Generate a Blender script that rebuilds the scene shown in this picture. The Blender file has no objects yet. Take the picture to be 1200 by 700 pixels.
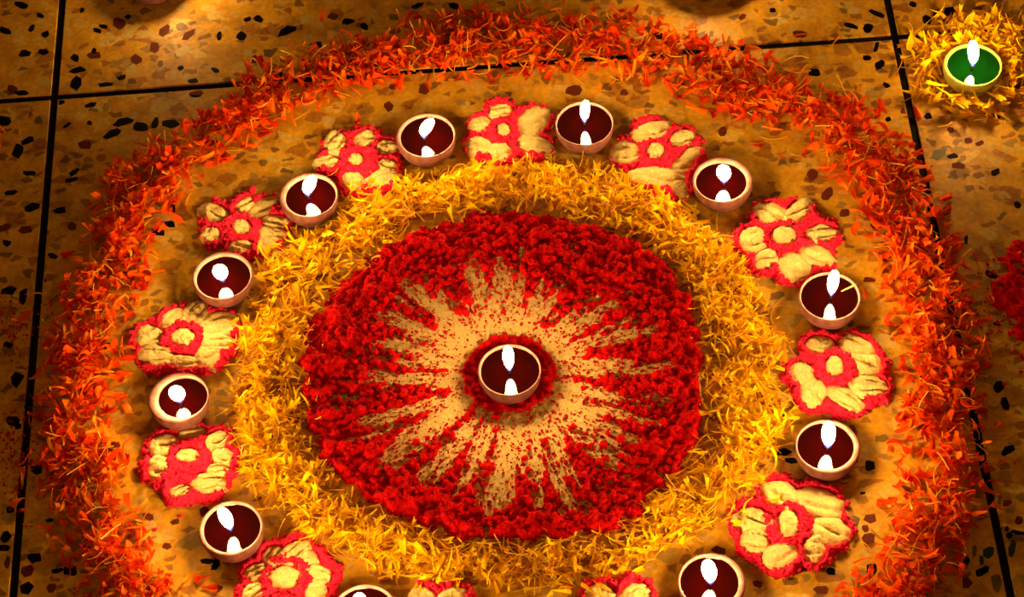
import bpy, math, random
import numpy as np
from mathutils import Matrix, Vector

random.seed(7)
RNG = np.random.default_rng(11)
scene = bpy.context.scene
col = scene.collection

# ------------------------------------------------------------------ camera
# world: x = 0 is one floor joint, y = 0 the joint crossing it, tiles 0.60 m, floor top z = 0
F_PX, PITCH, YAW, ROLL = 2782.8, math.radians(53.0), -0.0068, -0.0765
CAM = np.array([0.3219, -1.1501, 1.2496])
_cp, _sp, _c, _s = math.cos(PITCH), math.sin(PITCH), math.cos(YAW), math.sin(YAW)
FWD = np.array([_s * _cp, _c * _cp, -_sp])
_r0 = np.array([_c, -_s, 0.0])
_u0 = np.cross(_r0, FWD)
RIGHT = math.cos(ROLL) * _r0 + math.sin(ROLL) * _u0
UP = -math.sin(ROLL) * _r0 + math.cos(ROLL) * _u0
cam_data = bpy.data.cameras.new('camera')
cam_data.sensor_width = 36.0
cam_data.lens = F_PX * 36.0 / 1200.0
cam_data.clip_start = 0.01
cam = bpy.data.objects.new('camera', cam_data)
M = Matrix((RIGHT, UP, -FWD)).transposed().to_4x4()
M.translation = Vector(CAM)
cam.matrix_world = M
col.objects.link(cam)
scene.camera = cam

# ------------------------------------------------------------------ world, exposure
AMBIENT = (1.0, 0.40, 0.06)
AMBIENT_STRENGTH = 0.175
FLAME_STRENGTH = 300.0
FLAME_COLOUR = (1.0, 0.55, 0.17)
world = bpy.data.worlds.new('evening')
scene.world = world
world.use_nodes = True
bg = world.node_tree.nodes['Background']
bg.inputs[0].default_value = (*AMBIENT, 1)
bg.inputs[1].default_value = AMBIENT_STRENGTH
vs = scene.view_settings
vs.view_transform = 'Standard'
vs.look = 'None'
vs.gamma = 1.0
vs.use_curve_mapping = False
vs.exposure = 0.0
scene.cycles.caustics_reflective = False
scene.cycles.caustics_refractive = False


# ------------------------------------------------------------------ helpers
def P(px, py, z=0.0):
    """where the sight line through a photo pixel meets the level z"""
    d = FWD + RIGHT * (px - 600.0) / F_PX - UP * (py - 350.0) / F_PX
    t = (z - CAM[2]) / d[2]
    return CAM + t * d


def tag(o, label=None, cat=None, group=None, kind=None):
    if label: o['label'] = label
    if cat: o['category'] = cat
    if group: o['group'] = group
    if kind: o['kind'] = kind
    return o


def mesh(name, verts, faces, mat=None, smooth=True, tint=None):
    me = bpy.data.meshes.new(name)
    me.from_pydata([tuple(v) for v in np.asarray(verts).tolist()], [], faces if isinstance(faces, list) else faces.tolist())
    if smooth:
        me.polygons.foreach_set('use_smooth', np.ones(len(me.polygons), dtype=bool))
    if tint is not None:
        a = me.attributes.new('tint', 'FLOAT', 'POINT')
        a.data.foreach_set('value', np.asarray(tint, dtype=np.float32))
    if mat: me.materials.append(mat)
    me.update()
    return me


def add(name, me, parent=None, loc=(0, 0, 0), rot=None):
    o = bpy.data.objects.new(name, me)
    o.location = loc
    if rot is not None: o.rotation_euler = rot
    o.parent = parent
    col.objects.link(o)
    return o


def h2(i, j, seed):
    n = (i.astype(np.int64) * 374761393 + j.astype(np.int64) * 668265263 + seed * 974634777) & 0xffffffff
    n = ((n ^ (n >> 13)) * 1274126177) & 0xffffffff
    n = (n ^ (n >> 16)) & 0xffffff
    return n / float(0xffffff)


def vnoise(x, y, seed=0):
    x = np.asarray(x, float); y = np.asarray(y, float)
    i, j = np.floor(x), np.floor(y)
    fx, fy = x - i, y - j
    fx = fx * fx * (3 - 2 * fx); fy = fy * fy * (3 - 2 * fy)
    a, b = h2(i, j, seed), h2(i + 1, j, seed)
    c, d = h2(i, j + 1, seed), h2(i + 1, j + 1, seed)
    return (a * (1 - fx) + b * fx) * (1 - fy) + (c * (1 - fx) + d * fx) * fy


def fbm(x, y, seed=0, octaves=4):
    v, amp, tot = 0, 1.0, 0
    for k in range(octaves):
        v = v + amp * vnoise(np.asarray(x) * 2 ** k, np.asarray(y) * 2 ** k, seed + 17 * k)
        tot += amp; amp *= 0.5
    return v / tot


# ------------------------------------------------------------------ materials
def new_mat(name):
    m = bpy.data.materials.new(name)
    m.use_nodes = True
    nt = m.node_tree
    b = nt.nodes['Principled BSDF']
    return m, nt, b


def N(nt, typ, **kw):
    n = nt.nodes.new(typ)
    for k, v in kw.items(): setattr(n, k, v)
    return n


def noise_col(nt, scale, c0, c1, lo=0.35, hi=0.65, detail=4, coord='Object'):
    tc = N(nt, 'ShaderNodeTexCoord')
    nz = N(nt, 'ShaderNodeTexNoise')
    nz.inputs['Scale'].default_value = scale
    nz.inputs['Detail'].default_value = detail
    nt.links.new(tc.outputs[coord], nz.inputs['Vector'])
    r = N(nt, 'ShaderNodeValToRGB')
    r.color_ramp.elements[0].position = lo; r.color_ramp.elements[0].color = (*c0, 1)
    r.color_ramp.elements[1].position = hi; r.color_ramp.elements[1].color = (*c1, 1)
    nt.links.new(nz.outputs['Fac'], r.inputs['Fac'])
    return tc, nz, r


def powder_mat(name, c0, c1, scale=420, bump=0.5):
    m, nt, b = new_mat(name)
    tc, nz, r = noise_col(nt, scale, c0, c1, 0.3, 0.7)
    nt.links.new(r.outputs['Color'], b.inputs['Base Color'])
    b.inputs['Roughness'].default_value = 1.0
    b.inputs['Specular IOR Level'].default_value = 0.1
    bp = N(nt, 'ShaderNodeBump')
    bp.inputs['Strength'].default_value = bump
    bp.inputs['Distance'].default_value = 0.0012
    n2 = N(nt, 'ShaderNodeTexNoise')
    n2.inputs['Scale'].default_value = scale * 2.2
    n2.inputs['Detail'].default_value = 3
    nt.links.new(tc.outputs['Object'], n2.inputs['Vector'])
    nt.links.new(n2.outputs['Fac'], bp.inputs['Height'])
    nt.links.new(bp.outputs['Normal'], b.inputs['Normal'])
    return m


def petal_mat(name, stops, trans=0.35):
    m, nt, b = new_mat(name)
    at = N(nt, 'ShaderNodeAttribute'); at.attribute_name = 'tint'
    r = N(nt, 'ShaderNodeValToRGB')
    cr = r.color_ramp
    while len(cr.elements) < len(stops): cr.elements.new(0.5)
    for e, (p, c) in zip(cr.elements, stops):
        e.position = p; e.color = (*c, 1)
    nt.links.new(at.outputs['Fac'], r.inputs['Fac'])
    nt.links.new(r.outputs['Color'], b.inputs['Base Color'])
    b.inputs['Roughness'].default_value = 0.6
    b.inputs['Specular IOR Level'].default_value = 0.06
    tr = N(nt, 'ShaderNodeBsdfTranslucent')
    nt.links.new(r.outputs['Color'], tr.inputs['Color'])
    mx = N(nt, 'ShaderNodeMixShader'); mx.inputs[0].default_value = trans
    nt.links.new(b.outputs[0], mx.inputs[1]); nt.links.new(tr.outputs[0], mx.inputs[2])
    nt.links.new(mx.outputs[0], nt.nodes['Material Output'].inputs['Surface'])
    return m


def terrazzo_mat():
    m, nt, b = new_mat('terrazzo')
    L = nt.links.new
    tc = N(nt, 'ShaderNodeTexCoord')
    geo = N(nt, 'ShaderNodeNewGeometry')
    pos = geo.outputs['Position']
    # warp so that the chips get ragged outlines
    wn = N(nt, 'ShaderNodeTexNoise'); wn.inputs['Scale'].default_value = 130; wn.inputs['Detail'].default_value = 2
    L(pos, wn.inputs['Vector'])
    sub = N(nt, 'ShaderNodeVectorMath', operation='SUBTRACT'); sub.inputs[1].default_value = (.5, .5, .5)
    L(wn.outputs['Color'], sub.inputs[0])
    sc = N(nt, 'ShaderNodeVectorMath', operation='SCALE'); sc.inputs['Scale'].default_value = 0.006
    L(sub.outputs[0], sc.inputs[0])
    wp = N(nt, 'ShaderNodeVectorMath', operation='ADD')
    L(pos, wp.inputs[0]); L(sc.outputs[0], wp.inputs[1])
    # cement matrix
    n1 = N(nt, 'ShaderNodeTexNoise'); n1.inputs['Scale'].default_value = 55; n1.inputs['Detail'].default_value = 6
    L(pos, n1.inputs['Vector'])
    r1 = N(nt, 'ShaderNodeValToRGB')
    e = r1.color_ramp.elements
    e[0].position = .3; e[0].color = (0.38, 0.19, 0.012, 1)
    e[1].position = .7; e[1].color = (0.72, 0.40, 0.020, 1)
    L(n1.outputs['Fac'], r1.inputs['Fac'])
    last = r1.outputs['Color']
    # chips: voronoi cells; a random value per cell picks its colour, distance to the edge gives the outline
    for scale, seedoff, ramp, edge in (
        (62, 0.0, [(0, (.60, .40, .07)), (.16, (.66, .48, .10)), (.24, None), (.64, (.30, .12, .02)), (.70, (.22, .07, .015)), (.78, None), (.95, (.24, .17, .04))], 0.10),
        (115, 7.3, [(0, (.50, .33, .08)), (.16, None), (.6, (.20, .06, .02)), (.7, (.05, .03, .02)), (.76, None), (.92, (.22, .15, .05))], 0.14),
    ):
        ofs = N(nt, 'ShaderNodeVectorMath', operation='ADD'); ofs.inputs[1].default_value = (seedoff, seedoff * .6, 0)
        L(wp.outputs[0], ofs.inputs[0])
        sq = N(nt, 'ShaderNodeVectorMath', operation='MULTIPLY'); sq.inputs[1].default_value = (1.0, 1.35, 0.0)
        L(ofs.outputs[0], sq.inputs[0])
        vo = N(nt, 'ShaderNodeTexVoronoi'); vo.voronoi_dimensions = '2D'
        vo.inputs['Scale'].default_value = scale
        L(sq.outputs[0], vo.inputs['Vector'])
        ve = N(nt, 'ShaderNodeTexVoronoi'); ve.voronoi_dimensions = '2D'; ve.feature = 'DISTANCE_TO_EDGE'
        ve.inputs['Scale'].default_value = scale
        L(sq.outputs[0], ve.inputs['Vector'])
        sep = N(nt, 'ShaderNodeSeparateColor'); L(vo.outputs['Color'], sep.inputs[0])
        rr = N(nt, 'ShaderNodeValToRGB'); rr.color_ramp.interpolation = 'CONSTANT'
        ra = N(nt, 'ShaderNodeValToRGB'); ra.color_ramp.interpolation = 'CONSTANT'
        for R_, getc in ((rr, lambda c: (*(c or (0, 0, 0)), 1)), (ra, lambda c: (0, 0, 0, 1) if c is None else (1, 1, 1, 1))):
            els = R_.color_ramp.elements
            while len(els) < len(ramp): els.new(0.5)
            for el, (p, c) in zip(els, ramp): el.position = p; el.color = getc(c)
            L(sep.outputs[0], R_.inputs['Fac'])
        th = N(nt, 'ShaderNodeMapRange'); th.inputs['From Min'].default_value = edge; th.inputs['From Max'].default_value = edge + .05
        L(ve.outputs['Distance'], th.inputs['Value'])
        mul = N(nt, 'ShaderNodeMath', operation='MULTIPLY'); L(th.outputs[0], mul.inputs[0]); L(ra.outputs['Color'], mul.inputs[1])
        sof = N(nt, 'ShaderNodeMath', operation='MULTIPLY'); sof.inputs[1].default_value = 0.72; L(mul.outputs[0], sof.inputs[0])
        mix = N(nt, 'ShaderNodeMix', data_type='RGBA')
        L(sof.outputs[0], mix.inputs[0]); L(last, mix.inputs[6]); L(rr.outputs['Color'], mix.inputs[7])
        last = mix.outputs[2]
    # grime
    n3 = N(nt, 'ShaderNodeTexNoise'); n3.inputs['Scale'].default_value = 300; n3.inputs['Detail'].default_value = 3
    L(pos, n3.inputs['Vector'])
    mr = N(nt, 'ShaderNodeMapRange'); mr.inputs['From Min'].default_value = .3; mr.inputs['From Max'].default_value = .7
    mr.inputs['To Min'].default_value = .75; mr.inputs['To Max'].default_value = 1.1
    L(n3.outputs['Fac'], mr.inputs['Value'])
    mm = N(nt, 'ShaderNodeVectorMath', operation='SCALE'); L(last, mm.inputs[0]); L(mr.outputs[0], mm.inputs['Scale'])
    L(mm.outputs[0], b.inputs['Base Color'])
    b.inputs['Roughness'].default_value = 0.5
    b.inputs['Specular IOR Level'].default_value = 0.2
    return m


def flat_mat(name, c, rough=0.6, spec=0.3):
    m, nt, b = new_mat(name)
    tc, nz, r = noise_col(nt, 260, tuple(x * .8 for x in c), c)
    nt.links.new(r.outputs['Color'], b.inputs['Base Color'])
    b.inputs['Roughness'].default_value = rough
    b.inputs['Specular IOR Level'].default_value = spec
    return m


def clay_mat(name, c0, c1):
    m, nt, b = new_mat(name)
    tc, nz, r = noise_col(nt, 160, c0, c1)
    nt.links.new(r.outputs['Color'], b.inputs['Base Color'])
    b.inputs['Roughness'].default_value = 0.62
    b.inputs['Specular IOR Level'].default_value = 0.35
    bp = N(nt, 'ShaderNodeBump'); bp.inputs['Strength'].default_value = .35; bp.inputs['Distance'].default_value = .0008
    n2 = N(nt, 'ShaderNodeTexNoise'); n2.inputs['Scale'].default_value = 900
    nt.links.new(tc.outputs['Object'], n2.inputs['Vector'])
    nt.links.new(n2.outputs['Fac'], bp.inputs['Height']); nt.links.new(bp.outputs['Normal'], b.inputs['Normal'])
    return m


def oil_mat(name, c):
    m, nt, b = new_mat(name)
    tc, nz, r = noise_col(nt, 60, tuple(x * .7 for x in c), c)
    nt.links.new(r.outputs['Color'], b.inputs['Base Color'])
    b.inputs['Roughness'].default_value = 0.035
    b.inputs['IOR'].default_value = 1.47
    return m


def glow_mat(name, c, strength):
    m = bpy.data.materials.new(name); m.use_nodes = True
    nt = m.node_tree; nt.nodes.remove(nt.nodes['Principled BSDF'])
    e = N(nt, 'ShaderNodeEmission'); e.inputs[0].default_value = (*c, 1); e.inputs[1].default_value = strength
    nt.links.new(e.outputs[0], nt.nodes['Material Output'].inputs['Surface'])
    return m


def glow_volume(name, c, strength):
    m = bpy.data.materials.new(name); m.use_nodes = True
    nt = m.node_tree; nt.nodes.remove(nt.nodes['Principled BSDF'])
    e = N(nt, 'ShaderNodeEmission'); e.inputs[0].default_value = (*c, 1); e.inputs[1].default_value = strength
    nt.links.new(e.outputs[0], nt.nodes['Material Output'].inputs['Volume'])
    return m


MT = dict(
    terrazzo=terrazzo_mat(),
    grout=flat_mat('dark_joint', (0.006, 0.005, 0.004), .9, .1),
    chip_black=flat_mat('black_chip', (0.003, 0.002, 0.002), .6, .04),
    chip_brown=flat_mat('brown_chip', (0.12, 0.024, 0.008), .6, .06),
    chip_cream=flat_mat('cream_chip', (0.55, 0.40, 0.11), .45, .2),
    chip_green=flat_mat('green_chip', (0.012, 0.05, 0.02), .45, .2),
    chip_grey=flat_mat('grey_chip', (0.13, 0.10, 0.04), .45, .2),
    red=powder_mat('red_powder', (0.38, 0.0, 0.002), (0.68, 0.004, 0.006)),
    pink=powder_mat('pink_red_powder', (0.66, 0.006, 0.03), (0.88, 0.03, 0.12)),
    cream=powder_mat('cream_powder', (0.66, 0.50, 0.19), (0.86, 0.70, 0.31), 500, .4),
    orange=petal_mat('orange_petal', [(0, (.60, .02, .0)), (.3, (.85, .085, .002)), (.6, (.92, .18, .004)), (1, (.95, .42, .012))], .35),
    yellow=petal_mat('yellow_petal', [(0, (.78, .32, .002)), (.4, (.92, .55, .002)), (1, (.98, .76, .006))], .28),
    thread=petal_mat('pale_thread', [(0, (.80, .30, .01)), (1, (.92, .66, .09))], .2),
    clay=clay_mat('clay', (0.15, 0.055, 0.045), (0.27, 0.115, 0.115)),
    clay_green=clay_mat('painted_clay', (0.25, 0.24, 0.03), (0.36, 0.34, 0.05)),
    oil=oil_mat('maroon_wax', (0.0065, 0.0, 0.0001)),
    oil_green=oil_mat('green_wax', (0.0002, 0.016, 0.001)),
    wick=flat_mat('burnt_wick', (0.03, 0.018, 0.01), .9, .1),
    wick_tip=glow_mat('ember', (1, .45, .12), 2.0),
    flame=glow_mat('flame_core', FLAME_COLOUR, FLAME_STRENGTH),
    blue=glow_volume('flame_root', (0.12, 0.2, 1.0), 420.0),
)

# ------------------------------------------------------------------ floor
floor = add('floor', None)
tag(floor, 'polished terrazzo floor of large speckled tiles with black joints', 'floor', kind='structure')
GAP, T = 0.0052, 0.012
def box_mesh(name, x0, x1, y0, y1, z0, z1, bev, mat):
    v = []
    for (z, b) in ((z0, 0), (z1 - bev, 0), (z1, bev)):
        v += [(x0 + b, y0 + b, z), (x1 - b, y0 + b, z), (x1 - b, y1 - b, z), (x0 + b, y1 - b, z)]
    f = [[3, 2, 1, 0]]
    for k in (0, 4):
        for i in range(4):
            f.append([k + i, k + (i + 1) % 4, k + 4 + (i + 1) % 4, k + 4 + i])
    f.append([8, 9, 10, 11])
    return mesh(name, v, f, mat, smooth=False)
half = 0.3 - GAP / 2
tile_me = box_mesh('tile', -half, half, -half, half, -T, 0, 0.0004, MT['terrazzo'])
tiles = {}
for ix in range(-1, 3):
    for iy in range(-2, 2):
        tiles[(ix, iy)] = add('tile', tile_me, floor, (0.6 * ix + 0.3, 0.6 * iy + 0.3, 0))
add('grout', box_mesh('grout', -0.6, 1.8, -1.2, 1.2, -T - 0.004, -0.0016, 0.0005, MT['grout']), floor)

# stone chips large enough to tell apart: photo x, y, half length, half width (px), angle, colour
CHIPS = []
def chips(colour, s):
    for item in s.split():
        CHIPS.append((colour, *[float(q) for q in item.split(',')]))
chips('chip_black', '25,6,8,4,15 6,36,7,4,25 37,33,5,3,-50 53,40,5,4,-40 29,63,8,5,-5 52,61,7,4,-5 25,109,8,3,0 5,142,8,6,10 33,165,9,4,-20 21,177,6,9,15 35,203,9,3,2 '
    '13,226,8,3,-5 115,36,6,3,10 121,31,5,3,5 88,68,5,4,30 92,82,11,4,-8 89,97,7,9,20 142,91,6,3,-25 124,99,9,3,-5 212,80,4,3,-20 252,82,5,3,30 257,42,3,5,10 283,42,6,5,15 '
    '336,36,13,5,-25 303,22,6,4,20 290,23,5,3,-20 372,54,7,5,-10 130,157,13,5,-28 144,143,13,5,-12 164,149,9,6,0 182,144,4,8,15 200,145,11,5,3 78,147,6,2,-35 106,123,7,3,-8 '
    '105,144,3,3,0 84,211,8,3,-12 87,202,7,3,-30 226,95,6,3,-5 37,243,11,5,-20 70,247,8,4,-10 62,300,7,4,15 10,341,9,6,-15 27,348,5,10,10 186,272,9,5,15 198,263,8,4,0 201,243,5,7,0 '
    '124,407,6,5,-20 20,445,7,9,25 15,493,9,7,20 40,654,9,7,0 32,690,10,7,-30 67,669,8,3,-10 82,669,8,6,0 7,630,6,9,25 5,642,7,4,0 42,550,7,6,0 243,658,8,4,0 253,661,5,9,15 '
    '408,25,8,4,-5 427,31,5,4,30 489,7,8,3,-20 532,7,7,4,10 775,42,10,4,10 412,70,6,4,0 1113,13,9,5,-10 1096,17,3,6,10 1086,23,6,5,35 1017,33,5,6,30 997,30,9,3,20 1027,16,10,3,22 '
    '954,85,7,5,10 1027,55,3,7,15 1031,76,7,5,-20 1016,68,6,3,5 1039,100,5,3,20 1088,136,5,4,20 1116,183,8,3,-10 1167,202,6,4,-30 1168,137,5,3,10 1041,140,4,3,0 '
    '1109,246,6,3,-20 1121,276,4,3,0 1132,281,3,6,0 1161,322,8,4,25 1171,453,6,8,30 1084,442,8,3,0 1181,528,10,6,-15 1178,473,5,8,-20 1019,546,7,7,0 919,530,9,5,-10 927,540,8,4,0 '
    '939,565,4,5,0 1194,625,12,3,12 1180,620,3,4,0 1183,628,4,4,20 1151,670,10,5,-30 1022,667,6,7,0 974,670,6,5,20 1133,658,4,5,20 1065,650,6,4,0 23,500,6,4,0 12,598,5,4,10 58,610,5,3,0 '
    '96,12,3,3,0 150,20,4,3,0 330,88,5,3,20 358,100,6,3,-10 1160,560,4,3,0 1192,240,5,4,20 1150,95,5,3,0 1003,540,3,3,0 1011,578,4,2,-10 1168,380,5,2,15 1070,5,5,3,20 905,12,4,3,0 '
    '70,120,6,3,0 110,60,3,4,20 47,18,5,3,20 60,400,4,5,0 10,405,6,4,10 8,285,6,4,0 50,330,5,3,-20 48,580,4,5,0 25,570,6,4,0 100,640,4,3,10')
chips('chip_brown', '193,36,8,5,-35 222,40,10,4,-40 181,56,6,6,0 140,28,9,6,25 300,70,6,5,0 160,70,8,6,10 110,65,10,4,-5 497,106,6,6,30 455,124,6,6,-40 672,106,9,6,0 460,102,5,4,0 731,109,5,4,0 937,40,9,5,5 '
    '847,154,5,6,10 952,205,6,7,-40 970,227,6,9,30 1027,265,7,3,0 1019,328,7,4,0 1019,608,8,6,5 1014,620,5,5,0 1017,633,8,8,0 1133,683,7,7,-30 962,692,9,5,0 888,685,6,5,0 842,645,11,5,15 '
    '917,487,8,4,10 32,670,9,7,-10 135,521,6,4,10 129,534,8,8,20 174,606,8,4,20 1194,610,5,5,0 1135,165,5,4,0 1148,168,6,3,-15 1123,194,9,4,5 1114,152,5,4,30 100,170,8,5,0 15,105,7,5,10 '
    '255,690,7,5,0 175,690,4,4,0 60,690,6,6,0 1158,30,7,4,0 1185,100,5,4,10 10,660,5,8,20 30,270,9,5,0 5,267,8,4,-20 230,110,8,4,-10 85,265,5,5,0 1105,360,9,4,10 1180,590,6,4,0 870,20,5,3,-30 '
    '195,640,6,4,20 205,612,6,3,-20 240,600,7,6,0 990,250,6,5,0 1060,130,5,4,0 640,60,6,4,0 390,20,7,4,10')
chips('chip_cream', '150,41,7,5,0 169,40,12,5,-12 189,14,8,4,0 123,17,7,5,10 214,8,9,4,-20 243,10,9,4,0 251,18,8,6,0 215,60,10,6,-20 128,43,6,5,0 360,23,10,6,0 375,28,5,6,20 188,126,13,6,-15 290,62,6,5,0 '
    '228,118,9,7,0 385,143,8,7,0 318,187,7,5,10 155,82,8,6,-40 1040,400,12,8,10 1030,420,9,6,0 175,616,9,7,10 20,40,7,5,0 50,95,9,5,0 75,30,6,5,0 1130,60,8,5,10 1180,380,7,5,0 220,90,8,5,0 700,30,9,5,0 1000,12,8,5,0')
chips('chip_green', '1158,648,8,7,-20 1186,643,4,11,15 1150,657,3,7,0')
chips('chip_grey', '1001,611,6,7,25 1168,683,6,11,-4 45,141,5,5,0 1172,586,3,6,0 188,75,4,4,0 1100,180,11,6,-25 315,62,7,5,0 1142,646,3,8,5')
rc = random.Random(3)
for (mname, px, py, a, b_, ang) in CHIPS:
    n = rc.choice([5, 6, 6, 7, 8])
    pts = []
    ca, sa = math.cos(math.radians(ang)), math.sin(math.radians(ang))
    ph = rc.random() * 6.28
    for k in range(n):
        t = ph + 2 * math.pi * (k + rc.uniform(-.28, .28)) / n
        # superellipse outline, ragged
        q = rc.uniform(.82, 1.18)
        u, v = a * q * math.copysign(abs(math.cos(t)) ** .8, math.cos(t)), b_ * q * math.copysign(abs(math.sin(t)) ** .8, math.sin(t))
        w = P(px + u * ca - v * sa, py + u * sa + v * ca)
        pts.append(w)
    c = P(px, py)
    ix, iy = math.floor(c[0] / .6), math.floor(c[1] / .6)
    t0 = tiles.get((ix, iy))
    if t0 is None: continue
    lo = np.array([.6 * ix + GAP / 2 + .001, .6 * iy + GAP / 2 + .001]); hi = lo + .6 - GAP - .002
    pts = [np.clip(p[:2], lo, hi) - np.array(t0.location)[:2] for p in pts]
    area = 0.5 * sum(pts[i][0] * pts[(i + 1) % n][1] - pts[(i + 1) % n][0] * pts[i][1] for i in range(n))
    if area < 0: pts = pts[::-1]
    v = [(p[0], p[1], -0.001) for p in pts] + [(p[0], p[1], 0.00008) for p in pts]
    f = [list(range(n, 2 * n))] + [[i, (i + 1) % n, n + (i + 1) % n, n + i] for i in range(n)]
    add('stone_chip', mesh('stone_chip', v, f, MT[mname], smooth=False), t0)


# ------------------------------------------------------------------ height-field powder
def field_mesh(name, xs, ys, hgt, mask, mat, origin):
    """grid of heights over the floor, kept only where mask; its border drops to the floor"""
    ny, nx = hgt.shape
    m = mask.copy()
    cell = m[:-1, :-1] & m[1:, :-1] & m[:-1, 1:] & m[1:, 1:]
    used = np.zeros_like(m)
    used[:-1, :-1] |= cell; used[1:, :-1] |= cell; used[:-1, 1:] |= cell; used[1:, 1:] |= cell
    nb = np.zeros_like(hgt, int)
    nb[:-1, :-1] += cell; nb[1:, :-1] += cell; nb[:-1, 1:] += cell; nb[1:, 1:] += cell
    z = np.where(nb < 4, 0.0002, hgt)
    idx = -np.ones(m.shape, int)
    idx[used] = np.arange(used.sum())
    X, Y = np.meshgrid(xs, ys)
    jx = (h2(np.round(X * 1e5), np.round(Y * 1e5), 3) - .5) * (xs[1] - xs[0]) * .6
    jy = (h2(np.round(X * 1e5), np.round(Y * 1e5), 4) - .5) * (xs[1] - xs[0]) * .6
    V = np.stack([X[used] + jx[used] - origin[0], Y[used] + jy[used] - origin[1], z[used]], -1)
    I, J = np.nonzero(cell)
    Fq = np.stack([idx[I, J], idx[I, J + 1], idx[I + 1, J + 1], idx[I + 1, J]], -1)
    return V, Fq


ICO_V = None
def ico():
    global ICO_V
    if ICO_V is None:
        g = (1 + 5 ** .5) / 2
        v = np.array([(-1, g, 0), (1, g, 0), (-1, -g, 0), (1, -g, 0), (0, -1, g), (0, 1, g), (0, -1, -g), (0, 1, -g), (g, 0, -1), (g, 0, 1), (-g, 0, -1), (-g, 0, 1)], float)
        v /= np.linalg.norm(v[0])
        f = np.array([(0, 11, 5), (0, 5, 1), (0, 1, 7), (0, 7, 10), (0, 10, 11), (1, 5, 9), (5, 11, 4), (11, 10, 2), (10, 7, 6), (7, 1, 8), (3, 9, 4), (3, 4, 2), (3, 2, 6), (3, 6, 8), (3, 8, 9), (4, 9, 5), (2, 4, 11), (6, 2, 10), (8, 6, 7), (9, 8, 1)])
        ICO_V = (v, f)
    return ICO_V


def lumps(centres, radii):
    v, f = ico()
    n = len(centres)
    R = radii[:, None, None] * (1 + .25 * RNG.standard_normal((n, 12, 1)))
    V = centres[:, None, :] + v[None] * R * np.array([1, 1, .75])
    Fq = f[None] + 12 * np.arange(n)[:, None, None]
    return V.reshape(-1, 3), Fq.reshape(-1, 3)


def seg_dist(X, Y, a, b):
    """distance to a segment and position along it"""
    ab = b - a
    t = np.clip(((X - a[0]) * ab[0] + (Y - a[1]) * ab[1]) / (ab @ ab), 0, 1)
    return np.hypot(X - a[0] - t * ab[0], Y - a[1] - t * ab[1]), t


PXM = 1 / 1818.0   # metres per photo pixel near the middle, across
# --- the sunburst in the middle
C0 = P(597, 441)[:2]
DISC_PX = [(355, 445), (358, 400), (385, 350), (425, 312), (480, 275), (535, 258), (600, 251), (660, 256), (720, 272), (770, 303), (805, 345), (824, 400), (826, 450), (822, 505),
           (805, 545), (770, 580), (745, 612), (705, 628), (650, 634), (590, 632), (530, 634), (480, 610), (435, 590), (400, 560), (372, 520), (356, 480)]
def polar_fn(pix, centre):
    w = np.array([P(*p)[:2] - centre for p in pix])
    th = np.arctan2(w[:, 1], w[:, 0]); r = np.hypot(w[:, 0], w[:, 1])
    o = np.argsort(th); th, r = th[o], r[o]
    th = np.concatenate([th - 2 * np.pi, th, th + 2 * np.pi]); r = np.tile(r, 3)
    return lambda t: np.interp(t, th, r)
disc_r = polar_fn(DISC_PX, C0)
step = 0.00105
xs = np.arange(C0[0] - .16, C0[0] + .16, step); ys = np.arange(C0[1] - .16, C0[1] + .16, step)
X, Y = np.meshgrid(xs, ys)
TH = np.arctan2(Y - C0[1], X - C0[0]); RR = np.hypot(X - C0[0], Y - C0[1])
RD = disc_r(TH)
rel = RR / RD
# pale fingers swept through the red: start px, end px, widths at both ends (px)
FINGERS = [((600, 500), (575, 592), 24, 42), ((648, 500), (664, 605), 20, 20), ((660, 480), (727, 553), 22, 34), ((540, 478), (452, 545), 24, 36), ((552, 505), (500, 568), 14, 24),
           ((545, 470), (430, 495), 14, 16), ((540, 450), (432, 440), 20, 12), ((545, 432), (440, 405), 18, 10), ((550, 412), (447, 372), 18, 12), ((555, 400), (478, 335), 18, 20),
           ((572, 390), (552, 315), 20, 20), ((578, 388), (590, 318), 18, 16), ((585, 340), (583, 298), 10, 12), ((598, 392), (612, 330), 16, 10), ((610, 390), (648, 356), 16, 10),
           ((640, 405), (712, 362), 18, 14), ((645, 420), (765, 388), 20, 12), ((650, 435), (738, 424), 20, 12), ((735, 440), (783, 434), 6, 16), ((650, 455), (720, 470), 18, 14),
           ((655, 468), (745, 520), 16, 12), ((625, 495), (630, 590), 12, 12), ((575, 500), (538, 580), 12, 12), ((700, 480), (770, 500), 10, 10), ((470, 500), (420, 520), 10, 10)]
cov = 0.13 + 0.50 * np.clip((rel - .25) / .45, 0, 1.3)
streak = fbm(TH * 16 + 40, rel * 2.2, 5, 4)
cov = cov + (streak - .5) * 1.8 + (fbm(X * 420, Y * 420, 8, 3) - .5) * 1.7
for a, b, w0, w1 in FINGERS:
    d, t = seg_dist(X, Y, P(*a)[:2], P(*b)[:2])
    w = (w0 + (w1 - w0) * t) * .5 * PXM
    cov = cov - .80 * np.clip(1.4 - d / w, 0, 1)
cov = np.where(RR < .0295 + .004 * fbm(TH * 3 + 9, RR * 0, 2, 2), 1.0, cov)        # the bare red ring round the lamp
cov = cov + 1.2 * np.clip((rel - .86) / .1, 0, 1) * (fbm(TH * 5 + 3, rel * 3, 31, 3) > .36)
edge = rel + (fbm(X * 120, Y * 120, 41, 4) - .5) * .11
inside = edge < 1.0
red_on = inside & (cov > 0.02)
clump = fbm(X * 330, Y * 330, 71, 4)
big = fbm(X * 75, Y * 75, 73, 3)
hr = 0.0012 + np.clip(cov, 0, .7) * .0030 + np.clip(clump - .42, 0, 1) * .010 + np.clip(big - .40, 0, 1) * .022 * np.clip(rel - .3, 0, 1)
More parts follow.
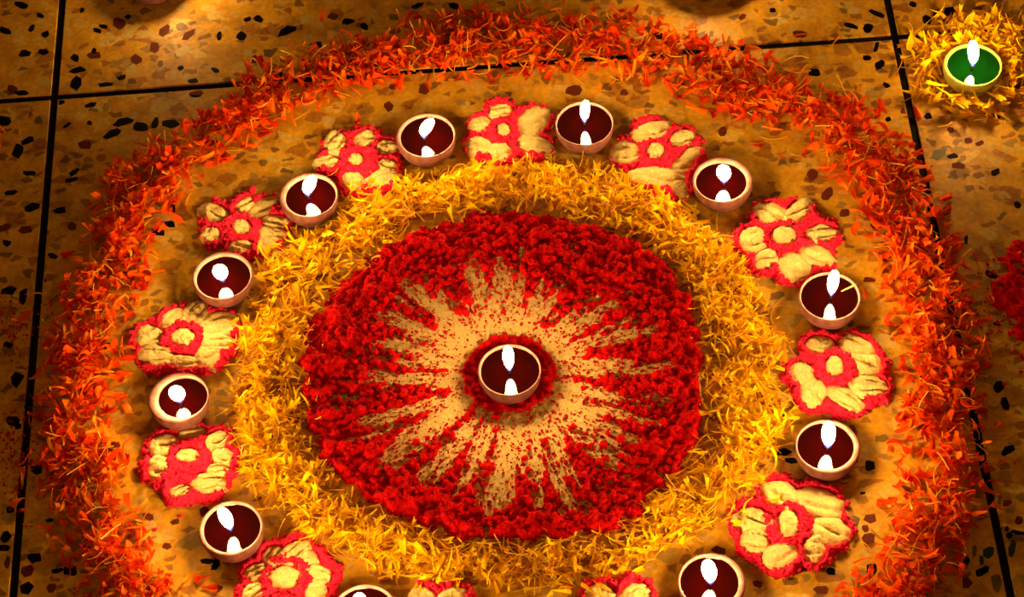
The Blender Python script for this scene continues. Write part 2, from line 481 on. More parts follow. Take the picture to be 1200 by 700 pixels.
hr *= np.clip((1.0 - edge) / .03, .2, 1)
sunburst = add('powder_sunburst', None, loc=(C0[0], C0[1], 0))
tag(sunburst, 'large round of red powder with cream rays spreading from the central lamp', 'powder design')
inside_c = (rel + (fbm(X * 90, Y * 90, 43, 3) - .5) * .10) < .97
hc = 0.0009 + .0012 * fbm(X * 420, Y * 420, 91, 3) + .0016 * fbm(TH * 14 + 40, rel * 2, 95, 2) * np.clip(1.1 - rel, 0, 1)
V, Fq = field_mesh('cream', xs, ys, hc, inside_c, None, C0)
o = add('cream_rays', mesh('cream_rays', V, Fq, MT['cream']), sunburst); o['kind'] = 'stuff'
V, Fq = field_mesh('red', xs, ys, hr, red_on, None, C0)
o = add('red_powder', mesh('red_powder', V, Fq, MT['red']), sunburst); o['kind'] = 'stuff'
ii = np.nonzero(red_on & (cov > .15) & (rel > .28))
pick = RNG.choice(len(ii[0]), 2600)
cx, cy = X[ii][pick], Y[ii][pick]
rr = RNG.gamma(1.5, .00055, len(pick)) + .0003
ctr = np.stack([cx - C0[0], cy - C0[1], hr[ii][pick] * .95], -1)
V, Fq = lumps(ctr, np.clip(rr, .0003, .0032))
o = add('powder_clumps', mesh('powder_clumps', V, Fq, MT['red']), sunburst); o['kind'] = 'stuff'
ii = np.nonzero(inside_c & ~red_on & (rel < .9))
pw = np.exp(np.clip(cov[ii], -1.2, 0) * 2.6)
pick = RNG.choice(len(ii[0]), 3600, p=pw / pw.sum())
ctr = np.stack([X[ii][pick] - C0[0], Y[ii][pick] - C0[1], hc[ii][pick] + .0003], -1)
V, Fq = lumps(ctr, np.clip(RNG.gamma(2, .00016, len(pick)) + .00022, .0002, .0012))
o = add('red_grains', mesh('red_grains', V, Fq, MT['red']), sunburst); o['kind'] = 'stuff'


def powder_patch(name, label, pix_c, rx, ry, mat, hmax, seed, thin=.45):
    c = P(*pix_c)[:2]
    ax, ay = rx * PXM, ry * PXM / .8
    st = .0012
    xs = np.arange(c[0] - ax * 1.2, c[0] + ax * 1.2, st); ys = np.arange(c[1] - ay * 1.2, c[1] + ay * 1.2, st)
    X, Y = np.meshgrid(xs, ys)
    q = np.hypot((X - c[0]) / ax, (Y - c[1]) / ay) + (fbm(X * 60, Y * 60, seed, 4) - .5) * .6
    on = (q < 1) & (fbm(X * 200, Y * 200, seed + 3, 3) + .55 * (1 - q) > thin)
    h = .0008 + hmax * np.clip(1 - q, 0, .5) * fbm(X * 300, Y * 300, seed + 5, 3)
    V, Fq = field_mesh(name, xs, ys, h, on, None, c)
    o = add(name, mesh(name, V, Fq, mat), None, (c[0], c[1], 0))
    return tag(o, label, 'powder', kind='stuff')
powder_patch('red_powder_patch', 'dim patch of red powder beyond the orange petal ring', (1202, 350), 44, 75, MT['red'], .010, 201, .56)
for (px, py, sx, sy, n, label) in ((16, 535, 16, 32, 260, 'loose red grains dusted along the black joint near the outer ring'), (12, 385, 12, 22, 150, 'sparse red grains dusted on the narrow side tile'),
                                   (1172, 370, 18, 34, 220, 'sparse red grains spilled from the dim red powder patch')):
    c = P(px, py)
    pts = np.array([P(px + RNG.normal(0, sx), py + RNG.normal(0, sy)) - c for _ in range(n)])
    pts[:, 2] = .0002
    V, Fq = lumps(pts, np.clip(RNG.gamma(2, .00022, n) + .0002, .0002, .0013))
    tag(add('red_grains', mesh('red_grains', V, Fq, MT['red']), None, (c[0], c[1], 0)), label, 'powder', kind='stuff')

# --- the small powder flowers: base extents (px), centre pad, petal pads (x, y, half width, half height, angle)
FLOWERS = [
    ((537, 658, 107, 205), (590, 157, 10, 8, 0), [(564, 150, 14, 9, -5), (561, 174, 14, 10, 0), (587, 134, 14, 8, 0), (625, 145, 19, 14, -30), (626, 172, 19, 10, 10), (587, 181, 13, 10, 0)],
     'powder flower of six cream lobes with one red peak behind'),
    ((370, 476, 143, 245), (418, 191, 10, 8, 0), [(394, 170, 13, 12, -30), (428, 166, 13, 9, -15), (455, 177, 13, 8, 0), (384, 193, 14, 8, -5), (454, 197, 11, 7, 10), (450, 212, 17, 9, -8), (415, 216, 13, 10, 10)],
     'powder flower of narrow cream lobes edged by yellow petals, between two lamps with leaning flames'),
    ((713, 832, 130, 242), (768, 181, 11, 10, 0), [(764, 158, 21, 10, -15), (733, 182, 16, 12, 10), (800, 166, 15, 9, -15), (809, 185, 14, 7, -25), (800, 197, 12, 9, 0), (772, 211, 28, 10, 8), (796, 224, 10, 9, 30)],
     'powder flower with a tall bright red crest and one long cream lobe'),
    ((850, 992, 232, 346), (919, 280, 15, 11, 8), [(903, 254, 18, 11, 15), (934, 252, 19, 10, -35), (963, 277, 17, 9, 0), (883, 284, 15, 14, 0), (897, 307, 13, 10, -30), (931, 315, 17, 15, 10), (957, 303, 18, 11, 15)],
     'powder flower with a wide squarish cream centre and deeply creased lobes'),
    ((908, 1056, 384, 502), (978, 434, 10, 14, 0), [(961, 408, 15, 10, 5), (1003, 411, 19, 12, 30), (1017, 431, 14, 12, 0), (940, 440, 12, 13, -20), (953, 463, 13, 15, 20), (990, 470, 20, 11, 35), (1016, 456, 20, 11, 8)],
     'powder flower with a tall oblong cream centre crossed by a dry stalk'),
    ((848, 1004, 559, 678), (923, 617, 12, 16, 10), [(915, 584, 20, 14, 25), (958, 592, 25, 14, 20), (970, 624, 20, 14, 10), (954, 646, 11, 14, 20), (914, 653, 19, 12, -20), (885, 636, 15, 14, 20), (881, 612, 20, 12, 8)],
     'powder flower with yellow petals fallen on two of its cream lobes'),
    ((230, 352, 224, 306), (284, 270, 12, 9, 10), [(251, 253, 17, 10, 20), (248, 279, 10, 8, 0), (287, 244, 11, 7, -35), (308, 247, 18, 9, -30), (324, 263, 15, 7, 5), (320, 277, 15, 8, 10), (314, 291, 11, 10, 40), (283, 293, 14, 7, 0)],
     'powder flower with long finger-pressed cream lobes and a pink ball of powder'),
    ((150, 292, 357, 446), (215, 399, 14, 11, 0), [(204, 377, 14, 10, -30), (229, 370, 15, 12, -40), (254, 385, 20, 14, -15), (257, 405, 18, 9, 5), (244, 422, 12, 13, -40), (175, 397, 14, 12, 0), (185, 420, 19, 11, 10), (217, 428, 15, 8, 0)],
     'powder flower of eight plump cream lobes between two lamps with round flames'),
    ((160, 287, 494, 598), (221, 538, 14, 9, 5), [(192, 525, 16, 11, -20), (225, 510, 14, 7, 0), (255, 520, 13, 9, -30), (262, 539, 11, 9, 0), (186, 551, 10, 13, 20), (246, 569, 17, 11, 5), (212, 578, 11, 7, -15), (256, 554, 12, 6, 0)],
     'powder flower with a broad red heart and small scattered cream lobes'),
    ((278, 420, 630, 738), (335, 680, 18, 13, 10), [(320, 654, 12, 9, -40), (346, 650, 18, 10, -30), (362, 661, 10, 12, 20), (375, 677, 13, 10, 20), (301, 673, 12, 8, -10), (298, 697, 12, 9, -20), (371, 697, 12, 10, 10), (330, 712, 14, 10, 0), (355, 718, 12, 9, 20)],
     'powder flower with an arched cream lobe and a large round centre'),
    ((474, 566, 685, 775), (517, 728, 13, 10, 0), [(495, 703, 14, 10, 10), (531, 703, 15, 10, -20), (548, 724, 13, 11, 0), (488, 728, 14, 10, 0), (505, 752, 13, 10, 30), (532, 751, 13, 10, -20)],
     'powder flower only partly in view, touching the densest yellow petals'),
    ((670, 776, 676, 775), (723, 728, 13, 10, 0), [(703, 701, 15, 11, 10), (744, 700, 16, 11, -15), (758, 724, 14, 11, 0), (692, 728, 14, 10, 0), (706, 752, 13, 10, 30), (742, 750, 13, 10, -20)],
     'powder flower partly in view with two cream lobes behind red crests'),
]
def pad_mesh(cx, cy, a, b_, ang, seed, hmax, grooves, grow=1.31):
    rings, segs = 12, 40
    ca, sa = math.cos(math.radians(ang)), math.sin(math.radians(ang))
    t = np.linspace(0, 2 * np.pi, segs, endpoint=False)
    out = 1 + .30 * (fbm(np.cos(t) * 1.3 + 5, np.sin(t) * 1.3 + 5, seed, 3) - .5) + .22 * (fbm(np.cos(t) * 5 + 9, np.sin(t) * 5 + 9, seed + 1, 2) - .5)
    c = P(cx, cy)
    verts = [(0, 0, 0)]
    uv = [(0.0, 0.0)]
    for k in range(1, rings + 1):
        q = k / rings
        for j in range(segs):
            u = a * grow * q * out[j] * math.cos(t[j]); v = b_ * grow * q * out[j] * math.sin(t[j])
            w = P(cx + u * ca - v * sa, cy + u * sa + v * ca) - c
            verts.append((w[0], w[1], 0)); uv.append((q * out[j] * math.cos(t[j]), q * out[j] * math.sin(t[j])))
    V = np.array(verts); UV = np.array(uv)
    q = np.concatenate([[0], np.repeat(np.arange(1, rings + 1) / rings, segs)])
    dome = np.sqrt(np.clip(1 - q ** 3.2, 0, 1))
    hgt = hmax * dome * (.62 + .50 * fbm(V[:, 0] * 220 + cx, V[:, 1] * 220 + cy, seed + 3, 3) + .26 * fbm(V[:, 0] * 800 + cx, V[:, 1] * 800 + cy, seed + 5, 2))
    for (g0, gd, gw) in grooves:       # creases pressed along the lobe
        d = np.abs(UV[:, 1] - g0 - .18 * np.sin(UV[:, 0] * 2.4 + g0 * 9))
        hgt -= gd * hmax * np.exp(-(d / gw) ** 2) * np.clip(1.15 - q * .8, 0, 1) * np.clip(.9 + UV[:, 0], .1, 1)
    V[:, 2] = np.where(q > .99, .0008, np.clip(hgt, .0011, None)) + 0
    f = [[0, 1 + j, 1 + (j + 1) % segs] for j in range(segs)]
    for k in range(rings - 1):
        for j in range(segs):
            a0 = 1 + k * segs + j; a1 = 1 + k * segs + (j + 1) % segs
            f.append([a0, a0 + segs, a1 + segs, a1])
    return V, f


FLOWER_C = []
for fi, (ext, cpad, pads, label) in enumerate(FLOWERS):
    x0, x1, y0, y1 = ext
    fc = P(cpad[0], cpad[1])[:2]
    FLOWER_C.append(fc)
    root = add('powder_flower', None, loc=(fc[0], fc[1], 0))
    tag(root, label, 'powder flower', 'red and cream powder flowers between the lamps')
    # red base: bulges round every lobe, within the traced extents
    lo = P(x0 - 8, y1 + 8)[:2]; hi = P(x1 + 8, y0 - 8)[:2]
    st = .00095
    xs = np.arange(min(lo[0], hi[0]) - .004, max(lo[0], hi[0]) + .004, st); ys = np.arange(lo[1] - .004, hi[1] + .004, st)
    X, Y = np.meshgrid(xs, ys)
    ec = P((x0 + x1) / 2, (y0 + y1) / 2)[:2]
    ax, ay = (x1 - x0) / 2 * PXM, (y1 - y0) / 2 * PXM / (.76 if y0 < 300 else .83)
    th = np.arctan2((Y - ec[1]) / ay, (X - ec[0]) / ax)
    q = np.hypot((X - ec[0]) / ax, (Y - ec[1]) / ay)
    lobes = q * (1.06 - .0 * th)
    sd = np.full(X.shape, 9.); ell = sd.copy()
    for (px, py, a, b_, ang) in pads + [cpad]:
        w = P(px, py)[:2]
        ca, sa = math.cos(math.radians(ang)), math.sin(math.radians(ang))
        du, dv = (X - w[0]) / PXM, -(Y - w[1]) / PXM * (.76 if y0 < 300 else .83)
        du, dv = du - .07 * dv, dv + .07 * du
        ell = np.minimum(ell, np.hypot((du * ca + dv * sa) / a, (dv * ca - du * sa) / b_) / (1.28 if (px, py) != cpad[:2] else 1.14))
        sd = np.minimum(sd, np.hypot((X - w[0]), (Y - w[1]) * .95) / ((a + b_) * .5 * PXM + .0075))
    nz = (fbm(X * 150 + fi * 9, Y * 150, 300 + fi, 4) - .5)
    lim = np.minimum(sd, 2) * .72 + q * .36 + nz * .30
    on = (lim < 1.0) & (q < 1.06 + nz * .3)
    hh = .0016 + .0052 * np.clip(1.02 - lim, 0, .25) / .25 * (.4 + .6 * fbm(X * 420, Y * 420, 330 + fi, 3)) + .004 * np.clip(fbm(X * 260, Y * 260, 350 + fi, 3) - .5, 0, 1)
    hh = np.where(ell < 1, np.minimum(hh, .0010), hh)
    V, Fq = field_mesh('b', xs, ys, hh, on, None, fc)
    o = add('red_base', mesh('red_base', V, Fq, MT['pink']), root); o['kind'] = 'stuff'
    # crumbs of the same powder
    ii = np.nonzero(on & (ell > 1.0))
    n = 420
    pick = RNG.choice(len(ii[0]), n)
    ctr = np.stack([X[ii][pick] - fc[0] + RNG.normal(0, .0006, n), Y[ii][pick] - fc[1] + RNG.normal(0, .0006, n), hh[ii][pick] * .9], -1)
    V, Fq = lumps(ctr, np.clip(RNG.gamma(2.2, .00032, n) + .0003, .0003, .0020))
    o = add('powder_crumbs', mesh('powder_crumbs', V, Fq, MT['pink']), root); o['kind'] = 'stuff'
    # red collar round the centre pad
    cw = P(cpad[0], cpad[1])[:2]
    n = 150
    ta = RNG.uniform(0, 2 * np.pi, n); ra = ((cpad[2] + cpad[3] / .8) * .5 * 1.16 * PXM) + RNG.uniform(.0006, .0046, n)
    ctr = np.stack([cw[0] + ra * np.cos(ta) - fc[0], cw[1] + ra * np.sin(ta) - fc[1], RNG.uniform(.0026, .0046, n)], -1)
    V, Fq = lumps(ctr, np.clip(RNG.gamma(2.2, .0004, n) + .0005, .0005, .0020))
    o = add('red_collar', mesh('red_collar', V, Fq, MT['pink']), root); o['kind'] = 'stuff'
    rg = random.Random(900 + fi)
    for k, (px, py, a, b_, ang) in enumerate(pads):
        g = rg.choice([[(0, .55, .16)], [(-.3, .5, .14), (.3, .5, .14)], [(.1, .6, .2)], [(-.25, .4, .12), (.25, .55, .15)], [(.2, .45, .15)]])
        V, f = pad_mesh(px, py, a, b_, ang, 500 + fi * 20 + k, rg.uniform(.0042, .0058), g)
        w = P(px, py)[:2]
        add('cream_lobe', mesh('cream_lobe', V, f, MT['cream']), root, (w[0] - fc[0], w[1] - fc[1], 0))
    V, f = pad_mesh(*cpad, 700 + fi, .0054, [(.1, .12, .3)], 1.18)
    add('cream_centre', mesh('cream_centre', V, f, MT['cream']), root, (cw[0] - fc[0], cw[1] - fc[1], 0))

# stray balls of powder
for (px, py, r, label) in ((295, 226, .0032, 'small pink ball of powder behind long-lobed powder flower'), (26, 600, .0018, 'tiny pink bead of powder by the black joint'),
                           (182, 622, .0016, 'tiny red bead of powder on bare tile near outer ring'), (212, 606, .0015, 'tiny pink bead of powder near a powder flower')):
    c = P(px, py)
    V, Fq = lumps(np.array([[0, 0, r * .7]]), np.array([r]))
    tag(add('powder_ball', mesh('powder_ball', V, Fq, MT['pink']), None, (c[0], c[1], 0)), label, 'powder ball')


# ------------------------------------------------------------------ lamps
def lathe(profile, segs, shift=None, wob=None):
    """profile (r, z, w): rings about z; w moves a ring by the shift vector"""
    V, f = [], []
    for k, (r, z, w) in enumerate(profile):
        for j in range(segs):
            t = 2 * math.pi * j / segs
            q = r * (1 + (wob[j] if wob is not None else 0))
            V.append((q * math.cos(t) + (shift[0] * w if shift else 0), q * math.sin(t) + (shift[1] * w if shift else 0), z))
    for k in range(len(profile) - 1):
        for j in range(segs):
            a, b = k * segs + j, k * segs + (j + 1) % segs
            f.append([a, b, b + segs, a + segs])
    return V, f


def flame_mesh(name, w, h, lean, mat, grow=1.0, drop=0.0):
    n, segs = 14, 16
    prof = []
    V, f = [], []
    ts = np.linspace(0, 1, n)
    sh = (ts + .012) ** .55 * (1.0001 - ts) ** .5
    sh = sh / sh.max()
    for t, s in zip(ts, sh):
        r = max(w / 2 * s * grow, .00012)
        z = -drop + (h + 2 * drop) * t
        ox, oy = lean[0] * t ** 1.4, lean[1] * t ** 1.4
        for j in range(segs):
            a = 2 * math.pi * j / segs
            V.append((ox + r * math.cos(a), oy + r * math.sin(a), z))
    for k in range(n - 1):
        for j in range(segs):
            a, b = k * segs + j, k * segs + (j + 1) % segs
            f.append([a, b, b + segs, a + segs])
    f.append(list(range(segs))[::-1]); f.append([(n - 1) * segs + j for j in range(segs)])
    return mesh(name, V, f, mat)


H_LAMP = .0165
GROUP = 'clay lamps with maroon wax in the ring'
# rim centre px, rim half width px, wall thickness mm, inner shift mm (x, y), wick px, flame (width mm, height mm, lean x mm, lean y mm), base lift mm, label
LAMPS = [
    (597, 433.5, 37.3, 1.2, (.3, 0), (597, 434), (7.0, 23, 0, 0), 1.8, 'clay lamp burning at the centre of the red and cream sunburst', None, 'red'),
    (685, 144.5, 34.3, .9, (0, 0), (685, 143), (6.6, 19, 1.5, 0), 0, 'thin-rimmed clay lamp with near-black wax, between the six-lobed flower and the red-crested one', GROUP, 'red'),
    (499, 158.5, 35, 2.0, (.8, -.3), (497, 161), (8.2, 17, 6.5, -2), 0, 'pale-rimmed clay lamp whose broad flame leans over, beside the six-lobed flower', GROUP, 'red'),
    (847, 210.5, 35.4, 3.0, (-1.2, -1.0), (848.5, 213), (9.4, 15, -1.5, -2), 0, 'thick-lipped clay lamp with a round flame beside the red-crested powder flower', GROUP, 'red'),
    (972.6, 347.5, 36.6, 1.4, (0, .6), (974, 346), (7.0, 23, 1, 0), 0, 'clay lamp with tall flame and a pale splinter floating on its wax', GROUP, 'red'),
    (970, 523, 38.2, 2.3, (-1.2, .8), (970, 524), (8.4, 24, -1, 0), 0, 'rough-rimmed clay lamp with tall flame above the flower with fallen yellow petals', GROUP, 'red'),
    (834, 682, 39.8, 2.5, (-1.2, .6), (832.5, 683), (8.6, 22, -2.5, 0), 0, 'wide clay lamp with pale worn rim beside the partly hidden flower with red crests', GROUP, 'red'),
    (427, 719, 39.5, 1.6, (0, 0), (425, 720), (8.4, 22, 0, -1), 0, 'clay lamp mostly out of view between two powder flowers', GROUP, 'red'),
    (271, 619, 37.9, 2.2, (.3, .5), (270, 620.5), (7.6, 21, -2.5, 0), 0, 'rough-rimmed clay lamp beside the flower with an arched cream lobe', GROUP, 'red'),
    (209, 466, 35.6, 3.6, (2.7, .4), (211, 470), (9.6, 14, -1, -2.5), 0, 'clay lamp with a lip far fatter on one side and a short round flame', GROUP, 'red'),
    (260.5, 322.5, 35.6, 2.1, (.6, -1.1), (261, 328), (9.6, 14, -.5, -2.5), 0, 'golden-lit clay lamp with round flame touching the yellow petal ring', GROUP, 'red'),
    (361.5, 228.5, 34.4, 2.6, (1.4, -.8), (361, 228.5), (8.6, 17, 5.5, -1), 0, 'clay lamp with leaning flame beside the flower with long finger-pressed lobes', GROUP, 'red'),
    (1140, 76, 35, 2.0, (.8, .3), (1139.7, 77), (7.4, 22, -2.5, 0), 1.5, 'lamp with bright green wax standing on a bed of yellow petals', None, 'green'),
    (176, -31, 34, 1.2, (0, 0), (184, -30), (6.4, 20, 8, -2), 0, 'clay lamp of which only the foot shows, on bare tile near the cross joint', None, 'red'),
    (829, -36, 34, 1.2, (0, 0), (829, -34), (6.6, 20, 0, -4), 0, 'clay lamp of which barely the foot shows, on tile behind the outer ring', None, 'red'),
]
LAMP_XY = []
for li, (px, py, rx, thick, shift, wpx, fl, lift, label, group, tone) in enumerate(LAMPS):
    z0 = lift * .001
    zr = z0 + H_LAMP
    c = P(px, py, zr)
    e = P(px + rx, py, zr)
    R = abs(np.linalg.norm((e - c)[:2]))
    LAMP_XY.append((c[0], c[1], R))
    root = add('oil_lamp', None, loc=(c[0], c[1], z0))
    tag(root, label, 'lamp', group)
    th = thick * .001
    sh = (shift[0] * .001, shift[1] * .001)
    segs = 56
    tt = np.linspace(0, 2 * np.pi, segs, endpoint=False)
    wob = .018 * (fbm(np.cos(tt) * 2 + li * 7, np.sin(tt) * 2, 40 + li, 3) - .5) + .006 * (fbm(np.cos(tt) * 12 + li, np.sin(tt) * 12, 60, 2) - .5)
    h = H_LAMP
    ri = R - th
    prof = [(.0002, 0, 0), (R * .70, 0, 0), (R * .76, .0006, 0), (R * .86, h * .22, 0), (R * .945, h * .48, 0), (R * .99, h * .74, 0), (R, h * .92, 0), (R - min(th * .25, .0005), h, .15),
            (R - th * .75, h, .8), (ri, h - .0005, 1), (ri * .985, h - .0018, 1), (ri * .96, h - .0045, 1), (ri * .85, h - .009, 1), (.0002, h - .011, 1)]
    V, f = lathe(prof, segs, sh, wob)
    add('bowl', mesh('bowl', V, f, MT['clay_green' if tone == 'green' else 'clay']), root)
    # wax, slightly climbing the wall
    zo = h - .0026
    po = [(.0002, zo, 1)] + [(ri * .982 * q, zo + (.0007 if q == 1 else .0002 if q > .95 else 0), 1) for q in (.2, .4, .6, .8, .9, .96, 1)]
    V, f = lathe(po, segs, sh, wob)
    add('wax', mesh('wax', V, f, MT['oil_green' if tone == 'green' else 'oil']), root)
    # wick
    w = P(wpx[0], wpx[1], z0 + zo + .004) - c
    wh = .0042
    V, f = lathe([(.0002, zo - .002, 0), (.0009, zo - .002, 0), (.0008, zo + wh * .5, 0), (.0007, zo + wh, 0), (.0002, zo + wh + .0003, 0)], 10)
    wk = add('wick', mesh('wick', V, f, MT['wick']), root, (w[0], w[1], 0))
    V, f = lathe([(.0002, 0, 0), (.0006, .0001, 0), (.0006, .0007, 0), (.0002, .001, 0)], 8)
    add('ember' + ('_offscreen' if py < 0 else ''), mesh('ember', V, f, MT['wick_tip']), wk, (0, 0, zo + wh + .0001))
    # flame
    fw, fh, lx, ly = [q * .001 for q in fl]
    fz = zo + wh + .0006
    off = '_offscreen' if py < 0 else ''
    fo = add('flame' + off, flame_mesh('flame', fw, fh, (lx, ly), MT['flame']), root, (w[0], w[1], fz + .0020))
    add('flame_root' + off, flame_mesh('flame_root', fw * .62, fh * .30, (lx * .1, ly * .1), MT['blue'], 1.0, .0005), fo, (0, 0, -.0023))
    if li == 4:
        a, b = P(986, 342, z0 + zo) - c, P(1004, 334.5, z0 + zo) - c
        d = (b - a)[:2]; nrm = np.array([-d[1], d[0]]) / np.hypot(*d) * .0005
        V = [(*(a[:2] + nrm * .4), zo + .0008), (*(a[:2] - nrm * .4), zo + .0003), (*(b[:2] - nrm), zo + .0012), (*(b[:2] + nrm), zo + .0018), (*a[:2], zo - .0002), (*b[:2], zo + .0006)]
        add('splinter', mesh('splinter', V, [[0, 1, 2, 3], [0, 3, 5, 4], [1, 4, 5, 2], [0, 4, 1], [3, 2, 5]], MT['thread'], False, [1] * 6), root)

# ------------------------------------------------------------------ petals
def petal(L, wd, flare, curl, fold, notch, twist, base_w, tint_lo, tint_hi, rs):
    S = 6
    V, tn = [], []
    for k in range(S + 1):
        s = k / S
        wdt = wd * (base_w + (1 - base_w) * min(1, (s / flare)) ** 1.5) * (1 if s < .9 else .86)
        ang = curl * (s - .5)
        x = L * (s - .5) * (1 - .12 * abs(curl) * abs(s - .5))
        z = L * curl * .5 * (s - .5) ** 2 * 2
        for j, u in enumerate((-1, 0, 1)):
            tw = twist * (s - .5)
            y = wdt * .5 * u * (1 + rs.uniform(-.12, .12))
            zz = fold * wdt * .5 * (u * u)
            xx = x
            if k == S: xx = x - (notch * wd if u == 0 else rs.uniform(-.1, .15) * wd)
            V.append((xx, y * math.cos(tw) - zz * math.sin(tw), z + y * math.sin(tw) + zz * math.cos(tw)))
            tn.append(tint_lo + (tint_hi - tint_lo) * (1 - s) + rs.uniform(-.05, .05))
    f = []
    for k in range(S):
        for j in range(2):
            a = k * 3 + j
            f.append([a, a + 3, a + 4, a + 1])
    return np.array(V), f, np.clip(tn, 0, 1)


def thread(L, curl, w, rs):
    S = 5
    V = []
    k2 = rs.uniform(-1, 1)
    for k in range(S + 1):
        s = k / S - .5
        x, y, z = L * s, L * curl * (s * s) + L * k2 * .3 * s ** 3, L * .25 * abs(curl) * s * s
        for (dy, dz) in ((-w / 2, 0), (w / 2, 0), (0, w * .8)):
            V.append((x, y + dy, z + dz))
    f = []
    for k in range(S):
        for j in range(3):
            a, b = k * 3 + j, k * 3 + (j + 1) % 3
            f.append([a, b, b + 3, a + 3])
    return np.array(V), f, np.full(len(V), rs.uniform(0, 1))


rs = random.Random(21)
ORANGE = []
for k in range(26):
    lo = rs.choice([0, .05, .15, .3, .3, .45, .6]); ORANGE.append(petal(rs.uniform(.0085, .0150), rs.uniform(.0034, .0060), rs.uniform(.5, .95), rs.uniform(-1.3, 1.6), rs.uniform(0, 1.3), rs.uniform(0, .22), rs.uniform(-1.6, 1.6), rs.uniform(.2, .5), lo, min(1, lo + rs.uniform(.1, .45)), rs))
for k in range(12):
    lo = rs.choice([.25, .4, .6, .8]); ORANGE.append(petal(rs.uniform(.011, .019), rs.uniform(.0011, .0022), rs.uniform(.3, .9), rs.uniform(-2.0, 2.2), rs.uniform(.2, 1.2), 0, rs.uniform(-2.5, 2.5), .5, lo, min(1, lo + .3), rs))
YELLOW = []
for k in range(26):
    lo = rs.choice([.2, .4, .6, .7, .8]); YELLOW.append(petal(rs.uniform(.0110, .0190), rs.choice([.0018, .0026, .0034, .0042, .0050]), rs.uniform(.85, 1.15), rs.uniform(-1.0, 1.2), rs.uniform(.1, 1.2), rs.uniform(.15, .6), rs.uniform(-1.5, 1.5), rs.uniform(.08, .2), lo, min(1, max(0, lo + rs.uniform(-.3, .2))), rs))
GOLD = []
for k in range(14):
    lo = rs.choice([.0, .2, .35, .5]); GOLD.append(petal(rs.uniform(.0110, .0185), rs.uniform(.0028, .0056), rs.uniform(.7, 1.1), rs.uniform(-.8, 1.0), rs.uniform(-.1, .8), rs.uniform(.1, .4), rs.uniform(-1.2, 1.2), rs.uniform(.15, .35), lo, min(1, lo + .2), rs))
THREADS = [thread(rs.uniform(.010, .022), rs.uniform(-1.0, 1.0), rs.uniform(.00045, .0008), rs) for _ in range(16)]


def rot_euler(rx, ry, rz):
    cx, sx, cy, sy, cz, sz = math.cos(rx), math.sin(rx), math.cos(ry), math.sin(ry), math.cos(rz), math.sin(rz)
    return np.array([[cy * cz, sx * sy * cz - cx * sz, cx * sy * cz + sx * sz], [cy * sz, sx * sy * sz + cx * cz, cx * sy * sz - sx * cz], [-sy, sx * cy, cx * cy]])


SHORT = ['sunburst lamp', 'near-black thin-rimmed lamp', 'pale-rimmed leaning-flame lamp', 'thick-lipped lamp', 'lamp with floating splinter', 'rough-rimmed lamp with tall flame', 'wide worn-rimmed lamp',
         'lamp mostly out of view', 'rough-rimmed lamp by arched lobe', 'fat-lipped lamp', 'golden-lit lamp', 'lamp by finger-pressed flower', 'green lamp', 'lamp showing its foot', 'lamp barely showing its foot']


def petal_label(tones, ring, rin=None, rout=None):
    def fn(heap, k, x, y):
        v, f, t = heap.kinds[k]
        tone = tones[min(len(tones) - 1, int(float(np.mean(t)) * len(tones)))]
        L = np.ptp(v[:, 0]); W = np.ptp(v[:, 1]); Z = np.ptp(v[:, 2])
        form = 'narrow' if W < .3 * L else 'curled' if Z > .42 * L else 'broad'
        if rin is None:
            lx, ly, R = LAMP_XY[12]
            d = math.hypot(x - lx, y - ly) / R
            return f'{form} {tone} petal ' + ('close against the green lamp' if d < 1.45 else 'midway out in the green lamp bed' if d < 1.9 else 'at the edge of the green lamp bed')
        th = math.atan2(y - C0[1], x - C0[0]); r = math.hypot(x - C0[0], y - C0[1])
        u = (r - float(rin(th))) / (float(rout(th)) - float(rin(th)))
        band = 'inner edge' if u < .33 else 'crest' if u < .66 else 'outer edge'
        near = SHORT[min(range(len(LAMP_XY)), key=lambda i: (LAMP_XY[i][0] - x) ** 2 + (LAMP_XY[i][1] - y) ** 2)]
        return f'{form} {tone} petal on {band} of {ring} near {near}'
    return fn


